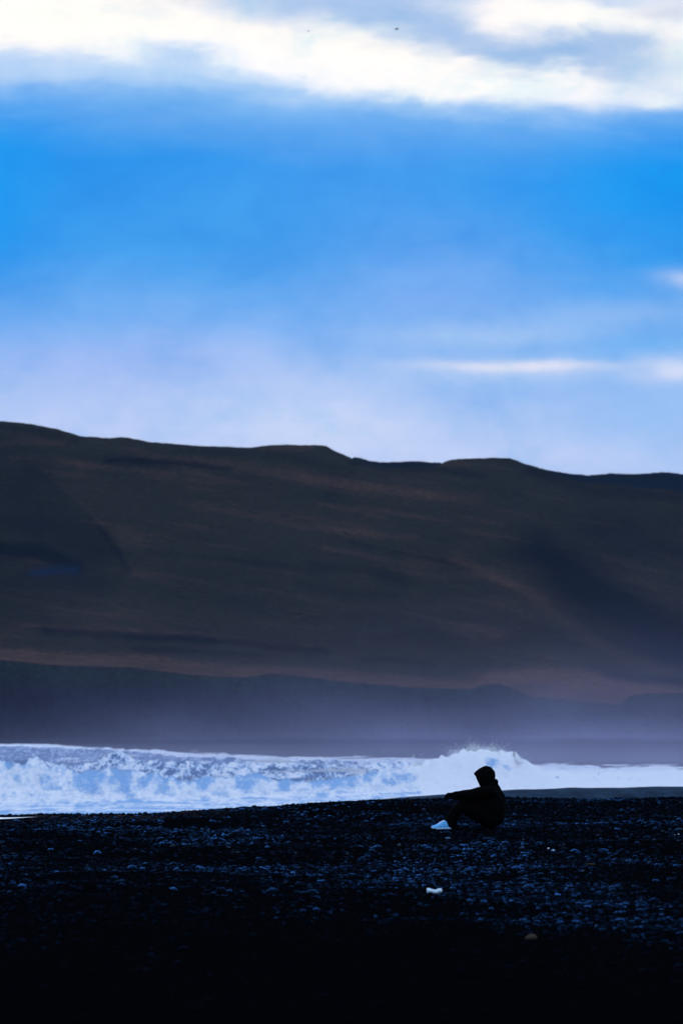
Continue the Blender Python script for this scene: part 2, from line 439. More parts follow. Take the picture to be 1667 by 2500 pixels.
offs = sstep(-2, 8, d1) * (0.35 + 0.65 * sstep(0.02, 0.25, (YS * 0 + 1) * (shore_dist(PX) - YS) / YS))
calm = sstep(-26, -8, d1)
turb = np.exp(-((d1 + 2.0) / 5.0) ** 2)
lump = (0.55 * np.abs(fbm(XS / 1.3, YS / 2.6, 81, 4, 0.6)) - 0.12 + 0.22 * fbm(XS / 0.5, YS / 1.5, 82, 3, 0.6)) * turb * h1 / 1.6
zs = SEA + np.maximum(w1, w2 * 0.95) + pile + lump + chop * (0.10 * calm + 0.90 * offs) + 0.02 * fbm(XS / 2, YS / 5, 83, 3)
# little surf lines on the far shore
sd_ = (shore_dist(PX) - YS) / np.maximum(shore_dist(PX), 1)
zs = zs + 0.5 * np.exp(-((sd_ - 0.05) / 0.03) ** 2) * (0.5 + fbm(XS / 9, YS / 60, 85, 3)) * (YS > 330)
zs = np.where(YS > 1700, SEA, zs)
YD = YS + 0.55 * fbm(XS / 0.7, zs / 0.9, 87, 3) * turb          # vertical lobes of falling water
# foam cover
fo = np.clip(sstep(1.5, -1.0, d1 + 1.2 * fbm(XS / 1.5, YS / 2, 91, 3)) , 0, 1)
strk = fbm(XS / 11.0, YS / 3.0, 93, 4, 0.6)
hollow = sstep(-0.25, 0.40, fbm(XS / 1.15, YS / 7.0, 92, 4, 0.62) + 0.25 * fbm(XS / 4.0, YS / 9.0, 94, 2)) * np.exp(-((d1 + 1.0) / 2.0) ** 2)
fo = fo * (1 - 0.40 * hollow * sstep(1150, 850, PX))  # foam thinned to blue: shade of the breaker's hollows put into the colour
surf = np.maximum(sstep(1.2, -0.6, d1), sstep(980, 1060, PX) * (d1 < 30))
fo = fo * np.where(d1 < -9, 0.95 - 0.62 * sstep(0.0, 0.45, strk), 1.0)
patch = fbm(XS / 1.9, YS / 60.0 + (zs - SEA) * 1.2, 95, 5, 0.66) + 0.2 * fbm(XS / 20, YS / 80, 97, 2)
fo = np.maximum(fo, 0.80 * sstep(0.12, 0.48, patch + 0.18 * (zs - SEA - 0.5)) * sstep(-1, 2, d1))
crestf = np.exp(-(d2 / 3.0) ** 2) * sstep(0.7, 1.3, h2) + sstep(0, -5, d2) * sstep(-18, -6, d2) * sstep(1.0, 1.5, h2)
fo = np.maximum(fo, np.clip(crestf, 0, 1) * (0.65 + 0.5 * fbm(XS / 2, YS / 3, 98, 3)))
right = sstep(620, 1000, PX + 60 * fbm(XS / 3, YS / 5, 99, 3))
fo = np.maximum(fo, right * (0.78 + 0.35 * fbm(XS / 4, YS / 7, 101, 4)))
yimg = HOR + H0 * F / YS
sf = yimg - shore_y(PX)
wid = 9 + 4 * fbm(PX / 90.0, PX * 0, 103, 3)
fo = np.maximum(fo, sstep(wid + 4, wid - 3, sf) * (PX > -2500))
fo = np.maximum(fo, 0.36 * sstep(1, 4, d1))
fine = fbm(XS / 0.55, YS / 5.0 + (zs - SEA) * 1.5, 96, 3, 0.6)
fo = fo - (0.16 + 0.30 * sstep(0.0, 0.5, fine)) * sstep(2.0, -1.0, d1) * (PX < 1350)
wash = sstep(1290, 1360, PX) + 0.45 * sstep(960, 1080, PX)
fo = np.clip(fo, 0, 1) * (YS < 2500) + 0.45 * np.clip(wash, 0, 1) * (YS < 460) + 0.5 * sstep(1000, 1060, PX) * sstep(14, 6, d1) * (YS > 250)
core = np.exp(-((PX - 1195 + 18 * fbm(XS / 0.9, YS * 0, 104, 3)) / 78.0) ** 2) * sstep(0.25, 0.9, (zs - SEA) / np.maximum(h1, 0.3)) * sstep(1.05, 0.75, (zs - SEA) / np.maximum(h1, 0.3)) * (np.abs(d1) < 8)
fo = fo - 1.40 * core * (0.8 + 0.5 * fbm(XS / 0.7, YS / 2.0, 105, 3))

m, t, b = new_mat('sea_water')
tcn = t.n.new('ShaderNodeTexCoord'); P = tcn.outputs['Object']
Pa = t.scale(P, (1.0, 0.06, 1.5)); Pb = t.scale(P, (1.0, 0.014, 1.5)); sf_ = t.attr('surf')
fa = t.mix(sf_, t.noise(Pb, 1.2, 6, 0.66, 0.3), t.noise(Pa, 1.1, 6, 0.66, 0.3)); fb = t.mix(sf_, t.noise(Pb, 4.0, 4, 0.6), t.noise(Pa, 4.5, 4, 0.6))
f0 = t.attr('foam')
nz_ = t.m('ADD', t.m('MULTIPLY', t.m('SUBTRACT', fa, 0.5), 1.1), t.m('MULTIPLY', t.m('SUBTRACT', fb, 0.5), 1.0))
mask = t.m('ADD', f0, t.m('MULTIPLY', nz_, t.m('SUBTRACT', 2.3, t.m('MULTIPLY', sf_, 1.55))))
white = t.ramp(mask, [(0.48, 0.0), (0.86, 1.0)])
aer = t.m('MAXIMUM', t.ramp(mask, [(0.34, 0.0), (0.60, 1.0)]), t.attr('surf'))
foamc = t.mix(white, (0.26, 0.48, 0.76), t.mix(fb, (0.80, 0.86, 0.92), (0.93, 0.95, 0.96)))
b.inputs['Base Color'].default_value = (0.014, 0.070, 0.16, 1)
b.inputs['Specular IOR Level'].default_value = 0.22
b.inputs['Roughness'].default_value = 0.30
bp = t.n.new('ShaderNodeBump'); bp.inputs['Strength'].default_value = 0.9; bp.inputs['Distance'].default_value = 0.4
t.l.new(fa, bp.inputs['Height']); t.l.new(bp.outputs[0], b.inputs['Normal'])
foam_b = t.n.new('ShaderNodeBsdfPrincipled')
foam_b.inputs['Roughness'].default_value = 0.9; foam_b.inputs['Specular IOR Level'].default_value = 0.0
t.l.new(foamc, foam_b.inputs['Base Color'])
bp2 = t.n.new('ShaderNodeBump'); bp2.inputs['Strength'].default_value = 0.8; bp2.inputs['Distance'].default_value = 0.3
t.l.new(t.noise(P, 2.2, 6, 0.65), bp2.inputs['Height']); t.l.new(bp2.outputs[0], foam_b.inputs['Normal'])
wd = t.n.new('ShaderNodeBsdfDiffuse'); wd.inputs['Color'].default_value = (0.028, 0.10, 0.24, 1)
wg = t.n.new('ShaderNodeBsdfGlossy'); wg.inputs['Roughness'].default_value = 0.3; wg.inputs['Color'].default_value = (0.55, 0.75, 1.0, 1)
for q in (wd, wg): t.l.new(bp.outputs[0], q.inputs['Normal'])
fr = t.n.new('ShaderNodeFresnel'); fr.inputs['IOR'].default_value = 1.33; t.l.new(bp.outputs[0], fr.inputs['Normal'])
wm = t.n.new('ShaderNodeMixShader'); t.l.new(t.m('MULTIPLY', fr.outputs[0], 0.10), wm.inputs[0])
t.l.new(wd.outputs[0], wm.inputs[1]); t.l.new(wg.outputs[0], wm.inputs[2])
mx = t.n.new('ShaderNodeMixShader')
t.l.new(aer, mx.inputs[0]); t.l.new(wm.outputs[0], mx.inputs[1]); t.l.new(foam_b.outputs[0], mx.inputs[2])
t.l.new(mx.outputs[0], t.n['Material Output'].inputs['Surface'])
SEAMAT = m
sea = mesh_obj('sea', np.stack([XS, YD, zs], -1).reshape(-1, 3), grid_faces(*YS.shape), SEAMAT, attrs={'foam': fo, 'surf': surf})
tag(sea, 'rough blue sea with white breakers rolling onto the shingle', 'sea', 'structure')

# thin sheet of foam washed over the shingle at the left edge
nr, nc = 26, 60
v_, u_ = np.meshgrid(np.linspace(0, 1, nr), np.linspace(0, 1, nc), indexing='ij')
xe = -8.5 + 3.85 * u_
hw = 1.6 * np.clip(1 - u_, 0, 1) ** 0.6 + 0.02
ye = 67.3 + 0.5 * u_ + (v_ - 0.5) * 2 * hw + 0.12 * fbm(xe / 0.5, v_ * 3, 111, 3)
ze = beach_z(xe, ye) + 0.035
sw = mesh_obj('swash_foam', np.stack([xe, ye, ze], -1).reshape(-1, 3), grid_faces(nr, nc), SEAMAT, sea, attrs={'foam': np.clip(0.95 + 0.3 * fbm(xe / 0.5, ye / 0.7, 113, 3), 0, 1), 'surf': np.ones(xe.shape)})

# spray: thousands of small drops and blown foam
m, t, b = new_mat('spray')
df = t.n.new('ShaderNodeBsdfDiffuse'); tr = t.n.new('ShaderNodeBsdfTranslucent'); mxs = t.n.new('ShaderNodeMixShader')
for q in (df, tr): q.inputs['Color'].default_value = (0.93, 0.95, 0.97, 1)
mxs.inputs[0].default_value = 0.45
t.l.new(df.outputs[0], mxs.inputs[1]); t.l.new(tr.outputs[0], mxs.inputs[2]); t.l.new(mxs.outputs[0], t.n['Material Output'].inputs['Surface'])
SPRAY = m
OV = np.array([[1, 1, 1], [-1, -1, 1], [-1, 1, -1], [1, -1, -1]], float) * 0.75
OF = np.array([[0, 2, 1], [0, 1, 3], [0, 3, 2], [1, 2, 3]])
def drops(P, S):
    k = len(P)
    rot = rng.random((k, 1)) * 6.28
    v = np.repeat(OV[None], k, 0) * (S[:, None, None] * (0.6 + 0.8 * rng.random((k, 4, 1))))
    c, s = np.cos(rot), np.sin(rot)
    v = np.stack([v[..., 0] * c - v[..., 1] * s, v[..., 0] * s + v[..., 1] * c, v[..., 2]], -1) + P[:, None]
    f = OF[None] + (np.arange(k) * 4)[:, None, None]
    return v.reshape(-1, 3), f.reshape(-1, 3)
def wave_top(px): return EYE - (b1y(px) - HOR) / F * b1Y(px)
PP = []; SZs = []
# fringe thrown up along the breaking crest
k = 26000
pxs = rng.uniform(-350, 1180, k)
gust = np.clip(0.35 + 1.3 * fbm(pxs / 38.0, pxs * 0, 121, 4), 0.03, 1.4)
hh = rng.exponential(0.16, k) * gust * (1 + 0.8 * sstep(550, 1000, pxs))
Yp = b1Y(pxs) + 1.6 * fbm((pxs - 833) / F * b1Y(pxs) / 2.6, pxs * 0 + 4.4, 61, 4) + np.abs(rng.normal(size=k)) * 0.8 + 0.2
zz = wave_top(pxs) - 0.12 + hh - 0.25 * rng.random(k)
PP.append(np.stack([(pxs - 833.5) / F * Yp, Yp, zz], -1)); SZs.append(rng.uniform(0.012, 0.04, k))
# mist of droplets over the whitewater in front
k = 4000
pxs = rng.uniform(-350, 1330, k)
Yp = b1Y(pxs) - rng.uniform(0.5, 12, k)
zz = SEA + 0.3 + rng.exponential(0.33, k) * np.clip(0.6 + 1.2 * fbm(pxs / 45.0, Yp / 6, 125, 3), 0.05, 2)
PP.append(np.stack([(pxs - 833.5) / F * Yp, Yp, zz], -1)); SZs.append(rng.uniform(0.012, 0.035, k))
# second line of surf and the small far plumes
for (pc, yb, hgt, wd, cnt) in ((287, 386, 0.4, 1.5, 900), (668, 341, 0.35, 2.2, 1200), (860, 333, 0.3, 6, 2500), (1100, 300, 0.3, 2.0, 700)):
    a = rng.normal(size=cnt); zt = EYE - (b2y(pc) - HOR) / F * yb
    PP.append(np.stack([(pc - 833.5) / F * yb + a * wd * 0.5, yb + rng.normal(size=cnt) * 1.0, zt - 0.35 + hgt * np.abs(rng.normal(size=cnt)) * 0.5 * np.exp(-a * a * 0.5)], -1)); SZs.append(rng.uniform(0.015, 0.045, cnt))
# the big splash behind the sitting person
k = 20000
th = rng.uniform(0.72, math.pi - 0.35, k)
lob = 1 + 0.16 * fbm(th * 3.1, th * 0, 131, 4) + 0.10 * np.exp(-((th - 1.72) / 0.12) ** 2)
rr = (0.72 + 0.28 * rng.random(k) ** 0.6) * lob * (1 + rng.exponential(0.05, k) * (0.3 + 1.5 * vnoise(th * 14, th * 0, 133)))
cx = (1180 - 833.5) / F * 289
xs = cx + 3.5 * np.cos(th) * rr + 0.2 * rng.normal(size=k)
zs_ = SEA + 0.2 + 2.30 * np.sin(th) ** 0.85 * rr
ys_ = 291.5 + np.abs(rng.normal(size=k)) * 1.0 + 0.3 * (zs_ - SEA)
PP.append(np.stack([xs, ys_, zs_], -1)); SZs.append(rng.uniform(0.008, 0.030, k) * (1.15 - 0.5 * np.clip(rr - 0.6, 0, 0.8)))
v, f = drops(np.concatenate(PP), np.concatenate(SZs))
spray = mesh_obj('sea_spray', v, f, SPRAY, None, smooth=True)
tag(spray, 'white spray thrown up along the breaking waves', 'spray', 'stuff')

# ------------------------------------------------------------------ far shore, cliff and hills
CL = 1500.0
nr = 60
pcf = np.concatenate([np.linspace(-9000, -200, 50, endpoint=False), np.arange(-200, 1880, 12.0), np.linspace(1900, 12000, 60)])
TT_, PXF = np.meshgrid(np.linspace(0, 1, nr), pcf, indexing='ij')
sdist = np.minimum(shore_dist(PXF), CL - 40) + 0
sdist = sdist * (1 + 0.025 * fbm(PXF / 70.0, PXF * 0, 141, 4))
YF = (sdist - 6) * (1 - TT_) + (CL + 60) * TT_
ZF = SEA - 0.25 + 2.9 * TT_ ** 0.75 + 0.25 * fbm(PXF / 120.0, TT_ * 5, 143, 3) * TT_
m, t, b = new_mat('far_black_sand')
tcn = t.n.new('ShaderNodeTexCoord')
n = t.noise(t.scale(tcn.outputs['Object'], (1, 0.25, 1)), 0.05, 5, 0.6)
t.l.new(t.mix(n, (0.002, 0.004, 0.008), (0.007, 0.010, 0.016)), b.inputs['Base Color']); b.inputs['Roughness'].default_value = 1.0; b.inputs['Specular IOR Level'].default_value = 0.0
fb_ = mesh_obj('far_beach', np.stack([(PXF - 833.5) / F * YF, YF, ZF], -1).reshape(-1, 3), grid_faces(*YF.shape), m)
tag(fb_, 'dark sand of the far shore below the cliff', 'beach', 'structure')

ridge = [(-6000, 900), (-2500, 930), (-900, 985), (-300, 1010), (0, 1027), (60, 1032), (127, 1044), (160, 1053), (196, 1064), (275, 1069), (288, 1066), (307, 1067), (365, 1078), (476, 1087), (609, 1092), (650, 1087), (693, 1085), (780, 1086), (796, 1088), (812, 1097), (830, 1106), (862, 1115), (926, 1128), (1017, 1125), (1070, 1129), (1102, 1122), (1140, 1119), (1204, 1117), (1246, 1118), (1273, 1128), (1321, 1143), (1369, 1153), (1433, 1160), (1497, 1155), (1545, 1157), (1620, 1152), (1667, 1156), (1900, 1175), (2600, 1240), (4500, 1350), (9000, 1500)]
low = curve([(-6000, 0), (840, 0), (880, 9), (1000, 13), (1060, 10), (1090, 0), (1300, 0), (1369, 9), (1433, 19), (1545, 32), (1667, 48), (1900, 75), (9000, 75)])
rid = curve(ridge)
ctop = curve([(-6000, 1560), (-300, 1598), (0, 1611), (159, 1627), (318, 1630), (466, 1648), (598, 1655), (661, 1646), (741, 1653), (830, 1664), (990, 1678), (1150, 1683), (1172, 1674), (1214, 1668), (1268, 1689), (1310, 1705), (1417, 1713), (1513, 1721), (1540, 1699), (1588, 1693), (1667, 1694), (1900, 1705), (9000, 1740)])
btop = curve([(-6000, 1540), (0, 1591), (265, 1606), (476, 1622), (635, 1632), (830, 1641), (990, 1662), (1161, 1668), (1193, 1650), (1284, 1641), (1390, 1641), (1497, 1659), (1577, 1676), (1667, 1681), (1900, 1690), (9000, 1725)])
ph = np.concatenate([np.linspace(-9000, -260, 90, endpoint=False), np.arange(-260, 1930, 7.0), np.linspace(1940, 11000, 90)])
def pic_noise(px, py, sx_, sy_, seed, o=4): return fbm(px / sx_, py / sy_, seed, o)
cliffn, benchn, sloten = 70, 14, 210
ts = []
rowsY = []; rowsP = []
ct, bt, rd = ctop(ph), np.minimum(btop(ph), ctop(ph) - 3), rid(ph) + low(ph)
off_c = 26 * fbm(ph / 90.0, ph * 0, 151, 4)
Yl = []; Il = []; kind = []
for i in range(cliffn):
    s = i / cliffn
    Yl.append(CL + off_c + 34 * s ** 1.3 + 9 * fbm(ph / 26.0, ph * 0 + s * 3.0, 153, 4) * math.sin(math.pi * s) ** 0.6); Il.append(1803 + (ct - 1803) * s); kind.append(np.zeros_like(ph) + s * 0.999)
for i in range(benchn):
    s = i / benchn
    Yl.append(CL + off_c * (1 - s) + 34 + 70 * s); Il.append(ct + (bt - ct) * s); kind.append(np.ones_like(ph) + s * 0.999)
for i in range(sloten + 1):
    s = i / sloten
    Yl.append(CL + 104 + 520 * s ** 1.05 + 0 * ph); Il.append(bt + (rd - bt) * s ** 0.97); kind.append(np.ones_like(ph) * 2 + s * 0.999)
for i in range(1, 13):
    s = i / 12
    Yl.append(CL + 624 + 400 * s + 0 * ph); Il.append(rd + 6 * s + 160 * s * s); kind.append(np.ones_like(ph) * 2.999)
YH = np.array(Yl); IH = np.array(Il); KH = np.array(kind); PH = np.broadcast_to(ph, YH.shape)
# ground cover tone, gullies and their painted shade: strokes drawn along the lie of the land
def stroke(pts, w):
    d = np.full(PH.shape, 1e9)
    for (x0, y0), (x1, y1) in zip(pts[:-1], pts[1:]):
        vx, vy = x1 - x0, y1 - y0
        tt = np.clip(((PH - x0) * vx + (IH - y0) * vy) / (vx * vx + vy * vy), 0, 1)
        d = np.minimum(d, np.hypot(PH - x0 - tt * vx, IH - y0 - tt * vy))
    d = d + 5 * fbm(PH / 30.0, IH / 12.0, 161, 3)
    return np.exp(-(d / w) ** 2)
tilt = IH - 0.16 * PH - 0.00002 * (PH - 600) ** 2
streak = fbm(PH / 170.0, tilt / 13.0, 163, 5, 0.58)
broad = fbm(PH / 300.0, tilt / 75.0, 165, 3)
brown = 0.34 * sstep(0.0, 0.7, streak + 0.6 * broad)
slope_m = (KH >= 2) * 1.0
brown = brown * slope_m
brown += 0.95 * ((KH >= 1) & (KH < 2)) * (0.75 + 0.5 * fbm(PH / 60.0, IH / 6.0, 167, 3))
brown += 0.8 * np.exp(-((IH - btop(PH)) / 9.0) ** 2) * slope_m * (0.8 + 0.6 * streak)
for pts, w, a in (
    ([(30, 1117), (130, 1123), (250, 1140), (420, 1156)], 7, 0.35),
    ([(430, 1120), (600, 1140), (830, 1180), (1050, 1207), (1170, 1215)], 14, 0.30),
    ([(0, 1083), (120, 1080), (170, 1072)], 9, 0.3), ([(640, 1094), (760, 1093)], 5, 0.35), ([(1090, 1128), (1140, 1132)], 6, 0.35),
    ([(440, 1228), (600, 1255), (760, 1290), (900, 1306), (1010, 1312)], 8, 0.30),
    ([(1000, 1362), (1120, 1376), (1230, 1412), (1330, 1462)], 12, 0.34),
    ([(1120, 1370), (1280, 1450), (1400, 1530), (1520, 1610), (1640, 1640)], 16, 0.22),
    ([(30, 1530), (150, 1530), (300, 1541), (480, 1550), (640, 1570), (760, 1580)], 6, 0.45),
    ([(1170, 1660), (1300, 1650), (1420, 1665), (1600, 1690)], 22, 0.45),
    ([(1250, 1395), (1420, 1395), (1600, 1420)], 20, 0.1),
    ([(95, 1140), (190, 1222), (250, 1280)], 4, 0.25)):
    brown += a * stroke(pts, w)
dark = np.zeros(PH.shape)  # shade of gullies, hollow and valley painted as dark colour
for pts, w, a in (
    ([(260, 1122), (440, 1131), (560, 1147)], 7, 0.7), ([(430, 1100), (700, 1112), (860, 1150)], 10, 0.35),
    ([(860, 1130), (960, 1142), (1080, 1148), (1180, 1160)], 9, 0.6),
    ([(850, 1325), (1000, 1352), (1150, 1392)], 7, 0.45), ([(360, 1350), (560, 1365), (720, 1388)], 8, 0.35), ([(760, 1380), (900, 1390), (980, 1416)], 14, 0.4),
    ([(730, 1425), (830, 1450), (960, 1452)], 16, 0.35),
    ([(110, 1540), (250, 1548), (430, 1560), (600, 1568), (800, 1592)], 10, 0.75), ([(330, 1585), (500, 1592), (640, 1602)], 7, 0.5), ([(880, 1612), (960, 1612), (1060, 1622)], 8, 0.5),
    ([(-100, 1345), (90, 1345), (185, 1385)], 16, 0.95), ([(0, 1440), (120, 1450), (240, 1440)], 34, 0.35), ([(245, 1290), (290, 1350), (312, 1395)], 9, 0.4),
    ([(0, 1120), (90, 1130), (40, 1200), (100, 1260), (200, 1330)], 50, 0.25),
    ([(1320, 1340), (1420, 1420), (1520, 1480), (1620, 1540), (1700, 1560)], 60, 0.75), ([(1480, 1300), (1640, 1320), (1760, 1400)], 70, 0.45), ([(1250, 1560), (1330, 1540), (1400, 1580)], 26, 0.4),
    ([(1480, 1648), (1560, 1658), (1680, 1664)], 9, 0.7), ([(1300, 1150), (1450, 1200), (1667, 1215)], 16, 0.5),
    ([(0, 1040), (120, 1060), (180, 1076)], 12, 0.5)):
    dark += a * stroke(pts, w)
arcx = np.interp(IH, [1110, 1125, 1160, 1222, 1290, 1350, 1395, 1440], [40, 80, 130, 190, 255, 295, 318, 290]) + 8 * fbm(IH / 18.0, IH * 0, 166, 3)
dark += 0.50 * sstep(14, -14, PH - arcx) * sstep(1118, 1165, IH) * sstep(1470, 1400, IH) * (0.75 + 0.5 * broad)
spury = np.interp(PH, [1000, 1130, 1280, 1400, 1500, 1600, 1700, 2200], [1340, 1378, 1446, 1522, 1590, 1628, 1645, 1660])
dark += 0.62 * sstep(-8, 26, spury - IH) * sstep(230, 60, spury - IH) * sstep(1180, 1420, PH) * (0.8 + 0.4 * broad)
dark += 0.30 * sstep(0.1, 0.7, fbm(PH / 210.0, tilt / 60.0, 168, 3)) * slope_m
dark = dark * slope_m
bluep = stroke([(80, 1400), (130, 1394), (185, 1391)], 9)  # bluer patch in the left hollow, colour only
relief = -1.3 * np.clip(dark, 0, 1.1) + 1.6 * brown + 4.5 * fbm(PH / 190.0, tilt / 80.0, 171, 3) + 0.6 * streak
ZH = EYE - (IH - HOR) / F * YH
taper = slope_m * sstep(2.0, 2.05, KH) * sstep(2.999, 2.9, KH)
YHd = YH - relief * 2.6 * taper - 14 * taper * fbm(PH / 260.0, tilt / 120.0, 173, 3)
XH = (PH - 833.5) / F * YHd
ZH = EYE - (IH - HOR) / F * YHd + 0.35 * fbm(PH / 5.0, PH * 0 + 0.5, 175, 3) * (KH > 2.5)
m, t, b = new_mat('moorland')
tcn = t.n.new('ShaderNodeTexCoord'); P = tcn.outputs['Object']
nz = t.noise(t.scale(P, (1, 0.6, 2.5)), 0.035, 7, 0.62); nf = t.noise(P, 0.35, 5, 0.65)
g = t.mix(nz, (0.015, 0.0160, 0.0130), (0.031, 0.0295, 0.0220))
br = t.mix(nf, (0.054, 0.033, 0.024), (0.100, 0.058, 0.042))
c = t.mix(t.m('MULTIPLY', t.attr('brown'), t.m('ADD', 0.55, t.m('MULTIPLY', nf, 0.8)), clamp=True), g, br)
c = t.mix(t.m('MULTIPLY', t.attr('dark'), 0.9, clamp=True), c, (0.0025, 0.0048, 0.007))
rock = t.mix(nz, (0.002, 0.004, 0.008), (0.008, 0.011, 0.018))
rock = t.mix(t.m('MULTIPLY', t.attr('lip'), nf, clamp=True), rock, (0.016, 0.036, 0.022))
c = t.mix(t.attr('cliff'), c, rock)
c = t.mix(t.attr('blue_patch'), c, (0.006, 0.018, 0.05))
c = t.mix(1.0, c, t.ramp(nf, [(0.30, (0.62, 0.66, 0.66)), (0.70, (1.36, 1.30, 1.26))]), 'MULTIPLY')
t.l.new(c, b.inputs['Base Color'])
b.inputs['Roughness'].default_value = 1.0; b.inputs['Specular IOR Level'].default_value = 0.0
bp = t.n.new('ShaderNodeBump'); bp.inputs['Strength'].default_value = 0.8; bp.inputs['Distance'].default_value = 3.0
t.l.new(nf, bp.inputs['Height']); t.l.new(bp.outputs[0], b.inputs['Normal'])
cl = sstep(1.02, 0.97, KH)
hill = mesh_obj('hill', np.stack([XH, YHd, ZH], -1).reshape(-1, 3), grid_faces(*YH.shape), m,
                attrs={'brown': np.clip(brown, 0, 1.2), 'dark': np.clip(dark, 0, 1), 'cliff': cl, 'lip': cl * sstep(0.55, 1.0, KH), 'blue_patch': np.clip(bluep, 0, 1) * 0.8})
tag(hill, 'long dark grassy hill ending in a low sea cliff', 'hill', 'structure')
# the next ridge behind
nr = 20
TT_, PB = np.meshgrid(np.linspace(0, 1, nr), np.concatenate([np.linspace(-4000, 700, 30, endpoint=False), np.arange(700, 1930, 6.0), np.linspace(1940, 11000, 60)]), indexing='ij')
hid = curve([(-4000, 60), (835, 40), (862, 0), (1075, 0), (1100, 30), (1265, 30), (1290, 0), (9000, 0)])
IB = (1420 - (1420 - rid(PB) - hid(PB)) * TT_ ** 0.8)
YB = 2650 + 350 * TT_
YB2 = np.concatenate([YB, YB[-1:] + 400]); IB2 = np.concatenate([IB, IB[-1:] + 120]); PB2 = np.concatenate([PB, PB[-1:]])
ZB = EYE - (IB2 - HOR) / F * YB2 + 0.6 * fbm(PB2 / 6.0, PB2 * 0, 181, 3)
m2 = plain('far_moorland', (0.003, 0.0055, 0.008), 1.0, 0.0, (0.02, 0.4))
bk = mesh_obj('far_hill', np.stack([(PB2 - 833.5) / F * YB2, YB2, ZB], -1).reshape(-1, 3), grid_faces(*YB2.shape), m2)
tag(bk, 'darker ridge showing behind the long hill at its low end', 'hill', 'structure')

# ------------------------------------------------------------------ air: thin haze and a bank of salt mist over the surf
def volume_mat(name, dens, col, aniso=0.0):
    m = bpy.data.materials.new(name); m.use_nodes = True
    nt = m.node_tree
    for n in list(nt.nodes): nt.nodes.remove(n)
    pv = nt.nodes.new('ShaderNodeVolumePrincipled'); out = nt.nodes.new('ShaderNodeOutputMaterial')
    pv.inputs['Color'].default_value = (*col, 1); pv.inputs['Density'].default_value = dens; pv.inputs['Anisotropy'].default_value = aniso
    nt.links.new(pv.outputs[0], out.inputs['Volume'])
    return m
def box(name, lo, hi, mat):
    v = [(x, y, z) for z in (lo[2], hi[2]) for y in (lo[1], hi[1]) for x in (lo[0], hi[0])]
    f = [(0, 2, 3, 1), (4, 5, 7, 6), (0, 1, 5, 4), (2, 6, 7, 3), (0, 4, 6, 2), (1, 3, 7, 5)]
    return mesh_obj(name, v, f, mat, smooth=False)
hz = box('haze', (-70000, -400, -60), (70000, 9500, 280), volume_mat('thin_air_haze', 0.000018, (0.28, 0.54, 1.0)))
tag(hz, 'thin blue air between the beach and the hills', 'haze', 'stuff')
# salt mist blown off the surf: thickest low down and towards the right, patchy
def mist(name, lo, hi_, label, build):
    m = bpy.data.materials.new(name); m.use_nodes = True
    t = NT(m.node_tree)
    for n in list(t.n): t.n.remove(n)
    pv = t.n.new('ShaderNodeVolumePrincipled'); out = t.n.new('ShaderNodeOutputMaterial')
    pv.inputs['Color'].default_value = (0.64, 0.65, 0.99, 1)
    tcn = t.n.new('ShaderNodeTexCoord'); sp = t.n.new('ShaderNodeSeparateXYZ'); t.l.new(tcn.outputs['Object'], sp.inputs[0])
    t.l.new(build(t, tcn.outputs['Object'], *sp.outputs), pv.inputs['Density'])
    t.l.new(pv.outputs[0], out.inputs['Volume'])
    o = box(name, lo, hi_, m)
    return tag(o, label, 'mist', 'stuff')
def far_mist(t, P, x, y, z):
    side = t.m('MULTIPLY', t.m('ADD', x, 75.0), 1 / 135.0, clamp=True)
    side = t.m('ADD', 0.05, t.m('MULTIPLY', side, 0.95))
    hgt = t.m('EXPONENT', t.m('MULTIPLY', t.m('ADD', z, 2.5), -1 / 7.5))
    low = t.m('EXPONENT', t.m('MULTIPLY', t.m('ADD', z, 2.5), -1 / 2.6))
    q = t.m('MULTIPLY', t.m('SUBTRACT', y, 470.0), 1 / 130.0)
    surf_ = t.m('EXPONENT', t.m('MULTIPLY', t.m('MULTIPLY', q, q), -1.0))
    n = t.noise(t.scale(P, (1, 0.35, 2.0)), 0.03, 2, 0.55)
    n = t.m('ADD', 0.10, t.m('MULTIPLY', t.m('MULTIPLY', n, t.m('MULTIPLY', n, n)), 7.0))
    dn = t.m('ADD', t.m('MULTIPLY', hgt, 0.00078), t.m('MULTIPLY', t.m('MULTIPLY', low, surf_), 0.0056))
    return t.m('MULTIPLY', t.m('MULTIPLY', dn, side), n)
mist('sea_mist', (-800, 305, SEA - 1.5), (900, 1470, 55), 'lilac sea mist rising before the cliff, thickest behind the big splash', far_mist)
nm = box('sea_mist', (-120, 98, SEA - 1.0), (130, 302, 0.65), volume_mat('low_spray', 0.0012, (0.72, 0.76, 0.99)))
tag(nm, 'thin veil of spray drifting low over the breakers', 'mist', 'stuff')

